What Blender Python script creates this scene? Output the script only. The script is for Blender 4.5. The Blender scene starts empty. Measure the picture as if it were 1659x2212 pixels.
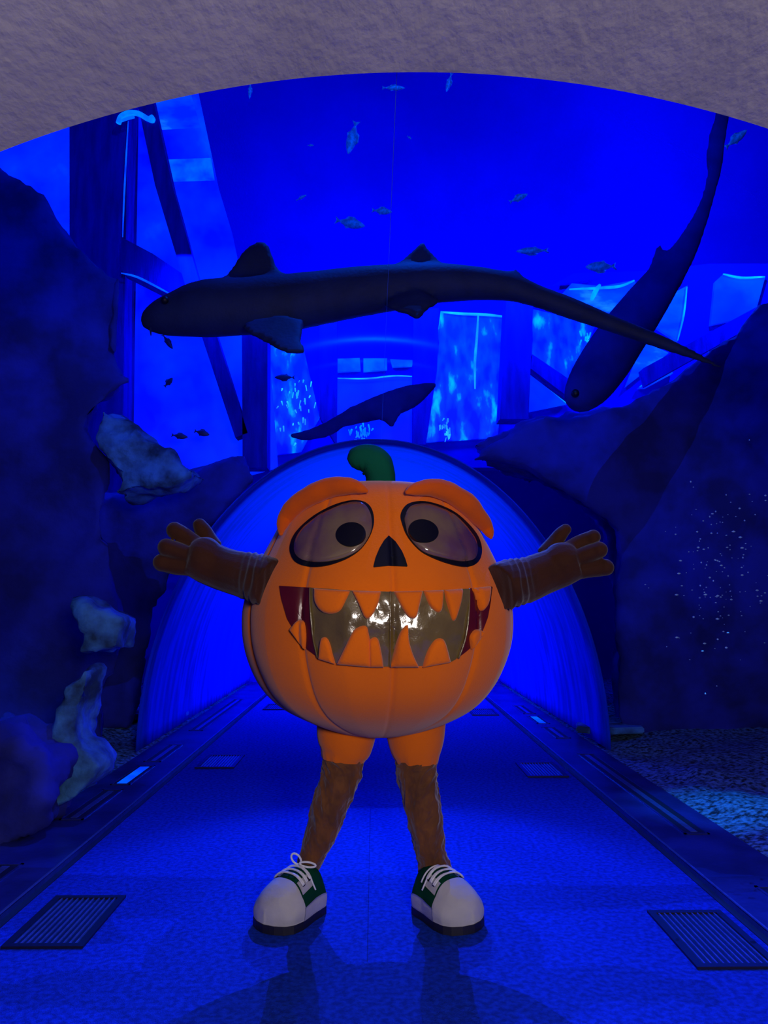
import bpy, bmesh, math, random
from mathutils import Vector, Matrix, noise
from mathutils.bvhtree import BVHTree
random.seed(7)
C = bpy.context.scene.collection
SC = bpy.context.scene
PI = math.pi

# ---------------------------------------------------------------- camera
F = 1662.0
CAMH = 1.3
PITCH, YAW = math.atan(195 / F), -math.atan(20.5 / F)
cam = bpy.data.cameras.new('camera')
cam.sensor_fit = 'VERTICAL'
cam.sensor_height = 24
cam.lens = F / 2212 * 24
camo = bpy.data.objects.new('camera', cam)
C.objects.link(camo)
camo.location = (0, 0, CAMH)
camo.rotation_euler = (PI / 2 + PITCH, 0, YAW)
SC.camera = camo
CO = Vector((0, 0, CAMH))
_R = camo.rotation_euler.to_matrix()
RX, UX, FX = _R @ Vector((1, 0, 0)), _R @ Vector((0, 1, 0)), _R @ Vector((0, 0, -1))


def ray(x, y):
    return FX + RX * ((x - 829.5) / F) + UX * ((1106 - y) / F)


def P(x, y, Y):
    d = ray(x, y)
    return CO + d * (Y / d.y)


def PG(x, y, z=0.0):
    d = ray(x, y)
    return CO + d * ((z - CAMH) / d.z)


# ---------------------------------------------------------------- world, lights, exposure
SC.view_settings.view_transform = 'Standard'
SC.view_settings.look = 'None'
SC.view_settings.gamma = 1
SC.view_settings.exposure = 0.0
w = bpy.data.worlds.new('deep_water')
SC.world = w
w.use_nodes = True
w.node_tree.nodes['Background'].inputs[0].default_value = (0.0, 0.0, 1.0, 1)
w.node_tree.nodes['Background'].inputs[1].default_value = 0.12


def lamp(name, typ, loc, target, energy, col, size=0.0, spot=None, blend=0.3, sy=None):
    l = bpy.data.lights.new(name, typ)
    l.energy = energy
    l.color = col
    if typ == 'AREA':
        l.size = size
        if sy:
            l.shape = 'RECTANGLE'
            l.size_y = sy
    else:
        l.shadow_soft_size = size
    if typ == 'SPOT':
        l.spot_size = math.radians(spot)
        l.spot_blend = blend
    o = bpy.data.objects.new(name, l)
    C.objects.link(o)
    o.location = loc
    if target:
        o.rotation_euler = (Vector(target) - Vector(loc)).to_track_quat('-Z', 'Y').to_euler()
    return o


BLUE = (0.0, 0.10, 1.0)
DEEP = (0.0, 0.03, 1.0)
# room light of the vestibule behind the photographer
lamp('vestibule_lamp', 'AREA', (0.75, -1.0, 1.75), (0.0, 3.4, 1.25), 76, (1.0, 0.88, 0.82), 0.6)
# blue spotlights over the tunnel: one steep above, one low from the crown of the far half, one from the left
lamp('tank_spotlight', 'SPOT', (0.1, 7.5, 4.1), (0.0, 3.0, 0.0), 1500, BLUE, 0.0, 40, 0.6)
lamp('tank_spotlight', 'SPOT', (0.5, 4.95, 6.4), (0.1, 3.0, 0.0), 800, BLUE, 0.0, 60, 0.8)
lamp('tunnel_spotlight', 'SPOT', (0.1, 8.4, 2.45), (0.0, 2.5, 0.0), 1300, BLUE, 0.02, 24, 0.8)
# light in the far half of the tunnel
lamp('tunnel_lamp', 'POINT', (0.0, 11.3, 1.4), None, 400, (0.0, 0.045, 1.0), 0.0)
# light in the water
lamp('tank_fill', 'POINT', (-5.2, 9.6, 6.4), None, 620, DEEP, 0.0)
lamp('tank_fill', 'POINT', (4.6, 9.4, 6.0), None, 620, DEEP, 0.0)
lamp('tank_fill', 'AREA', (0.0, 9.2, 5.4), (0.0, 12.5, 4.2), 420, DEEP, 5.0, sy=0.5)
lamp('tank_fill', 'SPOT', (0.3, 2.2, 6.6), (0.0, 8.6, 5.2), 700, (0.0, 0.12, 1.0), 0.0, 100, 0.6)  # added fill from above the portal to brighten the pale shapes
lamp('rock_spotlight', 'SPOT', (-2.2, 3.4, 3.4), (-2.75, 4.9, 0.9), 130, (0.0, 0.4, 1.0), 0.0, 42, 0.8)
lamp('sand_spotlight', 'SPOT', (2.4, 4.6, 2.2), (2.05, 4.95, 0.0), 170, (0.0, 0.35, 1.0), 0.0, 30, 0.9)


# ---------------------------------------------------------------- materials
def mat(name, col, rough=0.8, metal=0.0, spec=0.5, noise_scale=None, noise_amt=0.3, bump=0.0, bscale=None,
        stretch=None, coat=0.0, col2=None, sheen=0.0, emit=None, estr=1.0, alpha=None, detail=6, trans=0.0):
    m = bpy.data.materials.new(name)
    m.use_nodes = True
    nt = m.node_tree
    b = nt.nodes['Principled BSDF']
    b.inputs['Base Color'].default_value = (*col, 1)
    b.inputs['Roughness'].default_value = rough
    b.inputs['Metallic'].default_value = metal
    b.inputs['Specular IOR Level'].default_value = spec
    b.inputs['Coat Weight'].default_value = coat
    b.inputs['Sheen Weight'].default_value = sheen
    if noise_scale or bump:
        tc = nt.nodes.new('ShaderNodeTexCoord')
        src = tc.outputs['Object']
        if stretch:
            mp = nt.nodes.new('ShaderNodeMapping')
            mp.inputs['Scale'].default_value = stretch
            nt.links.new(src, mp.inputs['Vector'])
            src = mp.outputs['Vector']
    if noise_scale:
        n = nt.nodes.new('ShaderNodeTexNoise')
        n.inputs['Scale'].default_value = noise_scale
        n.inputs['Detail'].default_value = detail
        nt.links.new(src, n.inputs['Vector'])
        r = nt.nodes.new('ShaderNodeValToRGB')
        c2 = col2 or tuple(max(0, c * (1 - noise_amt)) for c in col)
        r.color_ramp.elements[0].color = (*c2, 1)
        r.color_ramp.elements[1].color = (*col, 1)
        r.color_ramp.elements[0].position = 0.38
        r.color_ramp.elements[1].position = 0.62
        nt.links.new(n.outputs['Fac'], r.inputs['Fac'])
        nt.links.new(r.outputs['Color'], b.inputs['Base Color'])
        if emit:
            r2 = nt.nodes.new('ShaderNodeValToRGB')
            r2.color_ramp.elements[0].color = (*emit[0], 1)
            r2.color_ramp.elements[1].color = (*emit[-1], 1)
            r2.color_ramp.elements[0].position = 0.38
            r2.color_ramp.elements[1].position = 0.72
            if len(emit) == 3:
                e = r2.color_ramp.elements.new(0.58)
                e.color = (*emit[1], 1)
            nt.links.new(n.outputs['Fac'], r2.inputs['Fac'])
            nt.links.new(r2.outputs['Color'], b.inputs['Emission Color'])
            b.inputs['Emission Strength'].default_value = estr
    if bump:
        n2 = nt.nodes.new('ShaderNodeTexNoise')
        n2.inputs['Scale'].default_value = bscale or 40
        n2.inputs['Detail'].default_value = detail
        nt.links.new(src, n2.inputs['Vector'])
        bp = nt.nodes.new('ShaderNodeBump')
        bp.inputs['Strength'].default_value = bump
        bp.inputs['Distance'].default_value = 0.02
        nt.links.new(n2.outputs['Fac'], bp.inputs['Height'])
        nt.links.new(bp.outputs['Normal'], b.inputs['Normal'])
    return m


M = {}
M['plaster'] = mat('plaster', (0.42, 0.39, 0.38), 0.75, bump=0.32, bscale=34, noise_scale=5, noise_amt=0.12, stretch=(1, 0.55, 1))
M['carpet'] = mat('carpet', (0.006, 0.05, 0.52), 0.95, spec=0.1, noise_scale=45, noise_amt=0.45, bump=0.6, bscale=200)
M['ledge'] = mat('ledge', (0.02, 0.03, 0.20), 0.35, noise_scale=3, noise_amt=0.5, bump=0.1, bscale=30)
M['rubber'] = mat('rubber', (0.004, 0.004, 0.02), 0.6, noise_scale=20, noise_amt=0.3)
M['edge_metal'] = mat('edge_metal', (0.25, 0.35, 0.6), 0.3, metal=0.8, noise_scale=30, noise_amt=0.2)
M['vent'] = mat('vent', (0.006, 0.006, 0.03), 0.45, spec=0.4, noise_scale=40, noise_amt=0.3)
M['vent_slat'] = mat('vent_slat', (0.10, 0.16, 0.45), 0.35, metal=0.5, noise_scale=40, noise_amt=0.3)
M['rock'] = mat('rock', (0.010, 0.02, 0.38), 0.9, noise_scale=2.2, noise_amt=0.6, bump=0.9, bscale=7)  # raised blue stands in for the haze of the water
M['pale_rock'] = mat('pale_rock', (0.05, 0.22, 0.55), 0.9, noise_scale=5, noise_amt=0.85, bump=1.0, bscale=14)
M['sand'] = mat('sand', (0.12, 0.3, 0.5), 0.9, noise_scale=30, noise_amt=0.95, bump=0.9, bscale=60)
M['tank'] = mat('tank_wall_blue', (0.0, 0.01, 0.55), 0.95, spec=0.0, noise_scale=0.5, noise_amt=0.2)
M['ruin'] = mat('ruin_stone', (0.0, 0.012, 0.60), 0.95, spec=0.0, noise_scale=1.2, noise_amt=0.25)
M['surface'] = mat('water_surface', (0.0, 0.012, 0.5), 0.9, spec=0.0, noise_scale=0.6, noise_amt=0.35)
M['timber'] = mat('timber', (0.01, 0.015, 0.42), 0.95, spec=0.05, noise_scale=2.5, noise_amt=0.35, stretch=(4, 4, 0.6), bump=0.4, bscale=8)
M['streaked_reflection'] = mat('streaked_reflection', (0.0, 0.035, 0.75), 0.6, spec=0.08, noise_scale=1.8, noise_amt=0.38, stretch=(0.9, 5.0, 0.9))  # streaks imitate reflections on acrylic seen at a grazing angle
M['seam'] = mat('seam', (0.05, 0.15, 0.6), 0.6, noise_scale=6, noise_amt=0.3)
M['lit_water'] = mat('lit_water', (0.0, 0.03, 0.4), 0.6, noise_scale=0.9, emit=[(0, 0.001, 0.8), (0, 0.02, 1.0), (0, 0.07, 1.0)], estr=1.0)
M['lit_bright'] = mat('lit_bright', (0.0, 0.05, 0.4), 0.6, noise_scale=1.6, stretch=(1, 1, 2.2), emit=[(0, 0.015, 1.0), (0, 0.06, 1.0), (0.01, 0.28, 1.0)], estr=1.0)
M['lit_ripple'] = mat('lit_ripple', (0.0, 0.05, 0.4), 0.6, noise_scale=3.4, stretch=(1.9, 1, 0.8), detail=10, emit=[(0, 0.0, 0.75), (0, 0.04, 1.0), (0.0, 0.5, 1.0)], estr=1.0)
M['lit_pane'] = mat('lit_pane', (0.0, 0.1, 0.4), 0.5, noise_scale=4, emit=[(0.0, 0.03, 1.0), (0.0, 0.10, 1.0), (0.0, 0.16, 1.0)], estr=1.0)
M['glint'] = mat('glint', (0.5, 0.8, 0.9), 0.4, noise_scale=3, emit=[(0, 0.12, 1.0), (0, 0.35, 1.0), (0.02, 0.9, 1.0)], estr=1.0)  # emissive colour standing in for light glints and sparkle
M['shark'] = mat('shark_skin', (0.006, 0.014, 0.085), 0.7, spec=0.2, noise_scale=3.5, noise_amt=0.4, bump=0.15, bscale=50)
M['shark_far'] = mat('shark_skin_hazed', (0.006, 0.012, 0.24), 0.8, spec=0.1, noise_scale=3, noise_amt=0.4, bump=0.2, bscale=20)  # bluer skin: water haze mixed into the colour
M['dark_fish'] = mat('dark_fish', (0.01, 0.015, 0.12), 0.6, noise_scale=10, noise_amt=0.4)
M['pale_blue'] = mat('pale_blue', (0.35, 0.75, 1.0), 0.5, noise_scale=8, noise_amt=0.5)  # pale colour of the painted water highlights and the shark's spiracle
M['speck'] = mat('speck', (0.4, 0.7, 0.9), 0.3, noise_scale=8, noise_amt=0.2)
M['orange'] = mat('orange_plush', (0.80, 0.155, 0.004), 0.95, spec=0.1, sheen=0.25, noise_scale=2.2, noise_amt=0.1, bump=0.12, bscale=120)
M['brow'] = mat('brow_plush', (0.66, 0.095, 0.003), 0.95, spec=0.1, sheen=0.25, noise_scale=3, noise_amt=0.1, bump=0.12, bscale=120)
M['green'] = mat('green_plush', (0.003, 0.105, 0.06), 0.9, spec=0.1, noise_scale=5, noise_amt=0.2, bump=0.12, bscale=90)
M['brown'] = mat('brown_velour', (0.15, 0.050, 0.008), 0.75, spec=0.25, sheen=0.3, noise_scale=9, noise_amt=0.4, bump=1.0, bscale=11, stretch=(1.5, 1.5, 1.0), detail=3)
M['dbrown'] = mat('dark_brown_velour', (0.048, 0.013, 0.004), 0.8, spec=0.15, sheen=0.15, noise_scale=5, noise_amt=0.3, bump=0.12, bscale=90)
M['black'] = mat('black_vinyl', (0.002, 0.002, 0.006), 0.5, spec=0.3, noise_scale=30, noise_amt=0.3)
M['lens'] = mat('clear_vinyl', (0.19, 0.125, 0.06), 0.12, spec=0.8, coat=0.6, noise_scale=4, noise_amt=0.4, col2=(0.11, 0.04, 0.07), bump=0.35, bscale=7)
M['mouth'] = mat('mouth_vinyl', (0.17, 0.115, 0.025), 0.2, spec=0.8, coat=0.5, noise_scale=4, noise_amt=0.3, bump=0.55, bscale=9)
M['mouth_red'] = mat('mouth_red_vinyl', (0.10, 0.006, 0.008), 0.3, spec=0.5, noise_scale=4, noise_amt=0.3, bump=0.3, bscale=8)
M['white'] = mat('white_cloth', (0.78, 0.78, 0.78), 0.8, spec=0.2, noise_scale=8, noise_amt=0.08, bump=0.1, bscale=60)
M['shoe_green'] = mat('shoe_green', (0.004, 0.10, 0.045), 0.85, spec=0.1, noise_scale=8, noise_amt=0.2, bump=0.1, bscale=90)
M['lace'] = mat('lace', (0.7, 0.72, 0.75), 0.8, noise_scale=60, noise_amt=0.15)


def glass_mat():
    m = bpy.data.materials.new('acrylic')
    m.use_nodes = True
    nt = m.node_tree
    nt.nodes.clear()
    out = nt.nodes.new('ShaderNodeOutputMaterial')
    mix = nt.nodes.new('ShaderNodeMixShader')
    tr = nt.nodes.new('ShaderNodeBsdfTransparent')
    tr.inputs[0].default_value = (0.97, 0.97, 1.0, 1)
    gl = nt.nodes.new('ShaderNodeBsdfGlossy')
    gl.inputs['Roughness'].default_value = 0.12
    gl.inputs['Color'].default_value = (0.8, 0.8, 1, 1)
    fr = nt.nodes.new('ShaderNodeFresnel')
    fr.inputs['IOR'].default_value = 1.16
    tc = nt.nodes.new('ShaderNodeTexCoord')
    n = nt.nodes.new('ShaderNodeTexNoise')
    n.inputs['Scale'].default_value = 2.0
    bp = nt.nodes.new('ShaderNodeBump')
    bp.inputs['Strength'].default_value = 0.15
    nt.links.new(tc.outputs['Object'], n.inputs['Vector'])
    nt.links.new(n.outputs['Fac'], bp.inputs['Height'])
    nt.links.new(bp.outputs['Normal'], gl.inputs['Normal'])
    mul = nt.nodes.new('ShaderNodeMath')
    mul.operation = 'MULTIPLY'
    mul.inputs[1].default_value = 0.003
    nt.links.new(fr.outputs[0], mul.inputs[0])
    nt.links.new(mul.outputs[0], mix.inputs[0])
    nt.links.new(tr.outputs[0], mix.inputs[1])
    nt.links.new(gl.outputs[0], mix.inputs[2])
    nt.links.new(mix.outputs[0], out.inputs['Surface'])
    return m


M['acrylic'] = glass_mat()


# ---------------------------------------------------------------- object helpers
def wl(o):
    v = Vector((0, 0, 0))
    while o:
        v += o.location
        o = o.parent
    return v


def link(name, me, m, parent=None, smooth=True):
    o = bpy.data.objects.new(name, me)
    C.objects.link(o)
    if m:
        me.materials.append(m)
    if parent:
        o.parent = parent
        o.location = -wl(parent)
    if smooth:
        me.polygons.foreach_set('use_smooth', [True] * len(me.polygons))
    return o


def obj(name, bm, m, parent=None, smooth=True, angle=None):
    bmesh.ops.recalc_face_normals(bm, faces=bm.faces)
    me = bpy.data.meshes.new(name)
    bm.to_mesh(me)
    bm.free()
    o = link(name, me, m, parent, smooth)
    if angle:
        me.set_sharp_from_angle(angle=math.radians(angle))
    return o


def bake(o):
    """apply the modifiers of o to its own mesh"""
    dg = bpy.context.evaluated_depsgraph_get()
    me = bpy.data.meshes.new_from_object(o.evaluated_get(dg))
    old = o.data
    o.modifiers.clear()
    o.data = me
    bpy.data.meshes.remove(old)
    me.polygons.foreach_set('use_smooth', [True] * len(me.polygons))
    return o


def thing(name, label, cat, loc, group=None):
    o = bpy.data.objects.new(name, None)
    C.objects.link(o)
    o.location = loc
    o.empty_display_size = 0.1
    return tag(o, label, cat, group)


def tag(o, label, cat, group=None, kind=None):
    o['label'] = label
    o['category'] = cat
    if group:
        o['group'] = group
    if kind:
        o['kind'] = kind
    return o


def struct(o, label=None, cat=None):
    o['kind'] = 'structure'
    if label:
        o['label'] = label
    if cat:
        o['category'] = cat
    return o


def dup(root, loc, rot=None, scale=None, label=None, group=None):
    r = root.copy()
    C.objects.link(r)
    r.location = loc
    if rot is not None:
        r.rotation_euler = rot
    if scale is not None:
        r.scale = scale
    if label:
        r['label'] = label
    if group:
        r['group'] = group
    for ch in list(root.children):
        c = ch.copy()
        C.objects.link(c)
        c.parent = r
        for g in ch.children:
            d = g.copy()
            C.objects.link(d)
            d.parent = c
    return r


def add_box(bm, a, b):
    x0, y0, z0 = a
    x1, y1, z1 = b
    v = [bm.verts.new(p) for p in ((x0, y0, z0), (x1, y0, z0), (x1, y1, z0), (x0, y1, z0),
                                   (x0, y0, z1), (x1, y0, z1), (x1, y1, z1), (x0, y1, z1))]
    for f in ((0, 3, 2, 1), (4, 5, 6, 7), (0, 1, 5, 4), (1, 2, 6, 5), (2, 3, 7, 6), (3, 0, 4, 7)):
        bm.faces.new([v[i] for i in f])


def box(name, a, b, m, parent=None, bev=0.0):
    bm = bmesh.new()
    add_box(bm, a, b)
    if bev:
        bmesh.ops.bevel(bm, geom=bm.edges[:], offset=bev, segments=2, affect='EDGES')
    return obj(name, bm, m, parent, smooth=False)


def prism(bm, pts, off):
    """solid with outline pts (list of Vector), pushed along off"""
    a = [bm.verts.new(p) for p in pts]
    b = [bm.verts.new(Vector(p) + Vector(off)) for p in pts]
    n = len(a)
    bm.faces.new(a)
    bm.faces.new(b[::-1])
    for i in range(n):
        bm.faces.new([a[i], b[i], b[(i + 1) % n], a[(i + 1) % n]])


def catmull(pts, per=6, closed=True):
    n = len(pts)
    out = []
    rng = range(n) if closed else range(n - 1)
    for i in rng:
        if closed:
            p = [pts[(i + k) % n] for k in (-1, 0, 1, 2)]
        else:
            p = [pts[max(0, min(n - 1, i + k))] for k in (-1, 0, 1, 2)]
        for s in range(per):
            t = s / per
            out.append(tuple(0.5 * (2 * p[1][k] + (p[2][k] - p[0][k]) * t + (2 * p[0][k] - 5 * p[1][k] + 4 * p[2][k] - p[3][k]) * t * t
                                    + (3 * p[1][k] - p[0][k] - 3 * p[2][k] + p[3][k]) * t ** 3) for k in range(len(pts[0]))))
    if not closed:
        out.append(tuple(pts[-1]))
    return out


def tube(bm, pts, rad, seg=16, cap=True, up=Vector((0, 1, 0)), closed=False, prof=None):
    """swept tube: rad is a list of r or (r along up, r across)"""
    pts = [Vector(p) for p in pts]
    n = len(pts)
    rings = []
    for i, p in enumerate(pts):
        if closed:
            t = pts[(i + 1) % n] - pts[i - 1]
        else:
            t = pts[min(n - 1, i + 1)] - pts[max(0, i - 1)]
        t.normalize()
        a = up - t * up.dot(t)
        if a.length < 1e-4:
            a = t.orthogonal()
        a.normalize()
        b = t.cross(a)
        r = rad[i] if isinstance(rad, (list, tuple)) else rad
        ra, rb = r if isinstance(r, (tuple, list)) else (r, r)
        ring = []
        for k in range(seg):
            th = 2 * PI * k / seg
            q = prof(i / max(1, n - 1), th) if prof else 1.0
            ring.append(bm.verts.new(p + a * (math.cos(th) * ra * q) + b * (math.sin(th) * rb * q)))
        rings.append(ring)
    for i in range(n if closed else n - 1):
        r0, r1 = rings[i], rings[(i + 1) % n]
        for k in range(seg):
            bm.faces.new([r0[k], r0[(k + 1) % seg], r1[(k + 1) % seg], r1[k]])
    if cap and not closed:
        bm.faces.new(rings[0][::-1])
        bm.faces.new(rings[-1])
    return rings


def capsule(bm, p0, p1, r0, r1, seg=14):
    """round-ended tapered limb"""
    p0, p1 = Vector(p0), Vector(p1)
    d = (p1 - p0)
    L = d.length
    d.normalize()
    pts, rad = [], []
    for k in range(6):
        a = PI / 2 * (1 - k / 5)
        pts.append(p0 - d * (r0 * math.sin(a)))
        rad.append(max(r0 * math.cos(a), r0 * 0.02))
    for k in range(1, 6):
        t = k / 6
        pts.append(p0 + d * L * t)
        rad.append(r0 + (r1 - r0) * t)
    for k in range(6):
        a = PI / 2 * k / 5
        pts.append(p1 + d * (r1 * math.sin(a)))
        rad.append(max(r1 * math.cos(a), r1 * 0.02))
    tube(bm, pts, rad, seg, up=Vector((0.13, 0.9, 0.41)))


def remesh(o, voxel, smooth_it=6, fac=0.5):
    md = o.modifiers.new('r', 'REMESH')
    md.mode = 'VOXEL'
    md.voxel_size = voxel
    if smooth_it:
        s = o.modifiers.new('s', 'SMOOTH')
        s.factor = fac
        s.iterations = smooth_it
    return bake(o)


def roughen(o, amp, scale, amp2=0.0, scale2=1.0, seed=0):
    me = o.data
    off = Vector((seed * 7.3, seed * 3.1, seed * 5.7))
    nv = [v.normal.copy() for v in me.vertices]
    for v, n in zip(me.vertices, nv):
        d = noise.fractal(v.co * scale + off, 1.0, 2.0, 4) * amp
        if amp2:
            d += noise.fractal(v.co * scale2 + off, 1.0, 2.0, 3) * amp2
        v.co += n * d
    me.update()


def rock_from(name, poly, Y, thick, m, voxel=0.07, amp=0.10, scale=1.6, seed=1, drop=None, amp2=0.03, scale2=6):
    bm = bmesh.new()
    prism(bm, [P(x, y, Y) for x, y in poly], drop or (0, thick, 0))
    bmesh.ops.recalc_face_normals(bm, faces=bm.faces)
    bmesh.ops.triangulate(bm, faces=bm.faces)
    o = obj(name, bm, m)
    remesh(o, voxel, 3)
    roughen(o, amp, scale, amp2, scale2, seed)
    return o


def slab(name, poly, Y, thick, m, parent=None, label=None, cat=None):
    bm = bmesh.new()
    prism(bm, [P(x, y, Y) for x, y in poly], (0, thick, 0))
    bmesh.ops.triangulate(bm, faces=[f for f in bm.faces if len(f.verts) > 4])
    return obj(name, bm, m, parent, smooth=False)


# ---------------------------------------------------------------- the setting: tunnel
TW, TH, TZ = 2.0, 2.68, 0.05      # half width, rise, springing of the acrylic arch
PORTAL = 1.9
LIN0, LIN1 = 6.7, 14.0


def arch_pt(t, e=0.0):
    return ((TW + e) * math.cos(t), TZ + (TH + e) * math.sin(t))


def arch_shell(y0, y1, e0, e1, n=72, ny=1, a0=0.0, a1=PI):
    bm = bmesh.new()
    rows = []
    for j in range(ny + 1):
        y = y0 + (y1 - y0) * j / ny
        rows.append([[bm.verts.new((arch_pt(a0 + (a1 - a0) * i / n, e)[0], y, arch_pt(a0 + (a1 - a0) * i / n, e)[1])) for i in range(n + 1)]
                     for e in (e0, e1)])
    for j in range(ny):
        for s in (0, 1):
            for i in range(n):
                bm.faces.new([rows[j][s][i], rows[j][s][i + 1], rows[j + 1][s][i + 1], rows[j + 1][s][i]])
        for i in (0, n):
            bm.faces.new([rows[j][0][i], rows[j][1][i], rows[j + 1][1][i], rows[j + 1][0][i]])
    for j in (0, ny):
        for i in range(n):
            bm.faces.new([rows[j][0][i], rows[j][0][i + 1], rows[j][1][i + 1], rows[j][1][i]])
    return bm


struct(box('floor', (-1.5, -2.5, -0.12), (1.5, LIN1, 0.0), M['carpet']))
for s, side in ((-1, 'left'), (1, 'right')):
    x0, x1 = sorted((s * 1.53, s * 1.98))
    struct(box('trim_1' if s < 0 else 'trim_2', (x0, -2.5, -0.12), (x1, LIN1, 0.03), M['ledge'], bev=0.006))
    x0, x1 = sorted((s * 1.5, s * 1.53))
    struct(box('baseboard_' + side, (x0, -2.5, -0.12), (x1, LIN1, 0.004), M['rubber']))
    x0, x1 = sorted((s * 1.53, s * 1.538))
    struct(box('trim_3' if s < 0 else 'trim_4', (x0, -2.5, 0.0305), (x1, LIN1, 0.036), M['edge_metal']))

# acrylic near half; far half opaque, its acrylic reflections painted as streaked blue
struct(obj('window_1', arch_shell(PORTAL + 0.02, LIN0, 0.0, 0.02, ny=1), M['acrylic']))
lin = struct(obj('wall_tunnel', arch_shell(LIN0, LIN1, 0.0, 0.012, ny=24), M['streaked_reflection']))
# crown seam of the acrylic
bm = bmesh.new()
add_box(bm, (0.0578, PORTAL + 0.02, TZ + TH - 0.002), (0.0592, LIN0, TZ + TH - 0.001))
struct(obj('trim_5', bm, M['seam'], smooth=False))
# far end of the tunnel
bm = bmesh.new()
prism(bm, [Vector((arch_pt(PI * i / 40)[0], LIN1, arch_pt(PI * i / 40)[1])) for i in range(41)], (0, 0.1, 0))
struct(obj('wall_end', bm, M['streaked_reflection'], smooth=False))

# vestibule vault with rough plaster
pl, pm, pr = P(0, 328, PORTAL), P(930, 156, PORTAL), P(1659, 278, PORTAL)


def circ(a, b, c):
    ax, ay, bx, by, cx, cy = a.x, a.z, b.x, b.z, c.x, c.z
    d = 2 * (ax * (by - cy) + bx * (cy - ay) + cx * (ay - by))
    ux = ((ax * ax + ay * ay) * (by - cy) + (bx * bx + by * by) * (cy - ay) + (cx * cx + cy * cy) * (ay - by)) / d
    uz = ((ax * ax + ay * ay) * (cx - bx) + (bx * bx + by * by) * (ax - cx) + (cx * cx + cy * cy) * (bx - ax)) / d
    return ux, uz, math.hypot(ax - ux, ay - uz)


ux, uz, ur = circ(pl, pm, pr)
bm = bmesh.new()
NA, NY = 110, 70
grid = []
for j in range(NY + 1):
    y = -2.5 + (PORTAL + 2.5) * j / NY
    row = []
    for i in range(NA + 1):
        a = PI / 2 + (i / NA - 0.5) * 2 * math.radians(52)
        row.append(bm.verts.new((ux + ur * math.cos(a), y, uz + ur * math.sin(a))))
    grid.append(row)
top = []
for j in (0, NY):
    y = -2.5 + (PORTAL + 2.5) * j / NY
    top.append([bm.verts.new((ux + (ur + 0.25) * math.cos(PI / 2 + (i / NA - 0.5) * 2 * math.radians(52)), y,
                              uz + (ur + 0.25) * math.sin(PI / 2 + (i / NA - 0.5) * 2 * math.radians(52)))) for i in range(NA + 1)])
for j in range(NY):
    for i in range(NA):
        bm.faces.new([grid[j][i], grid[j][i + 1], grid[j + 1][i + 1], grid[j + 1][i]])
for i in range(NA):
    bm.faces.new([grid[NY][i], grid[NY][i + 1], top[1][i + 1], top[1][i]])
    bm.faces.new([top[0][i], top[0][i + 1], top[1][i + 1], top[1][i]])
struct(obj('ceiling', bm, M['plaster'], angle=40))

# seabed on both sides, tank walls, water surface
for s, side in ((-1, 'left'), (1, 'right')):
    bm = bmesh.new()
    nx, ny = 60, 80
    g = []
    for j in range(ny + 1):
        row = []
        for i in range(nx + 1):
            x = 2.01 + 7 * (i / nx) ** 1.5
            y = 1.5 + 11.0 * j / ny
            z = 0.0 + 0.10 * min(1, (x - 2.01) * 1.5) + 0.06 * noise.fractal(Vector((x * 2 + s * 9, y * 2, 0)), 1, 2, 4) * min(1, (x - 2.01) * 4)
            row.append(bm.verts.new((s * x, y, z)))
        g.append(row)
    for j in range(ny):
        for i in range(nx):
            bm.faces.new([g[j][i], g[j][i + 1], g[j + 1][i + 1], g[j + 1][i]])
    o = obj('sand_bed', bm, M['sand'])
    tag(o, 'speckled sand bed outside the %s tunnel wall' % side, 'sand', kind='stuff')
# far wall of the tank, curving over into the underside of the water surface
pf = [(12.6, -0.2), (12.6, 3.0), (12.6, 6.3)] + [(8.6 + 4 * math.cos(a), 6.3 + 4 * math.sin(a)) for a in [PI / 2 * k / 14 for k in range(1, 15)]]
for nm, pp, mm in (('wall_back', pf[:11], 'tank'), ('ceiling_water', pf[10:] + [(6.0, 10.3), (3.0, 10.3), (1.0, 10.3)], 'tank')):
    bm = bmesh.new()
    rows = []
    for y, z in pp:
        dn = Vector((0, y - 7.0, max(0.0, z - 4.0))).normalized() * 0.1
        rows.append([bm.verts.new((-12, y, z)), bm.verts.new((12, y, z)), bm.verts.new((12, y + dn.y, z + dn.z)), bm.verts.new((-12, y + dn.y, z + dn.z))])
    for a, b in zip(rows, rows[1:]):
        for k in range(4):
            bm.faces.new([a[k], a[(k + 1) % 4], b[(k + 1) % 4], b[k]])
    bm.faces.new(rows[0])
    bm.faces.new(rows[-1])
    struct(obj(nm, bm, M[mm], angle=40))

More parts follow.
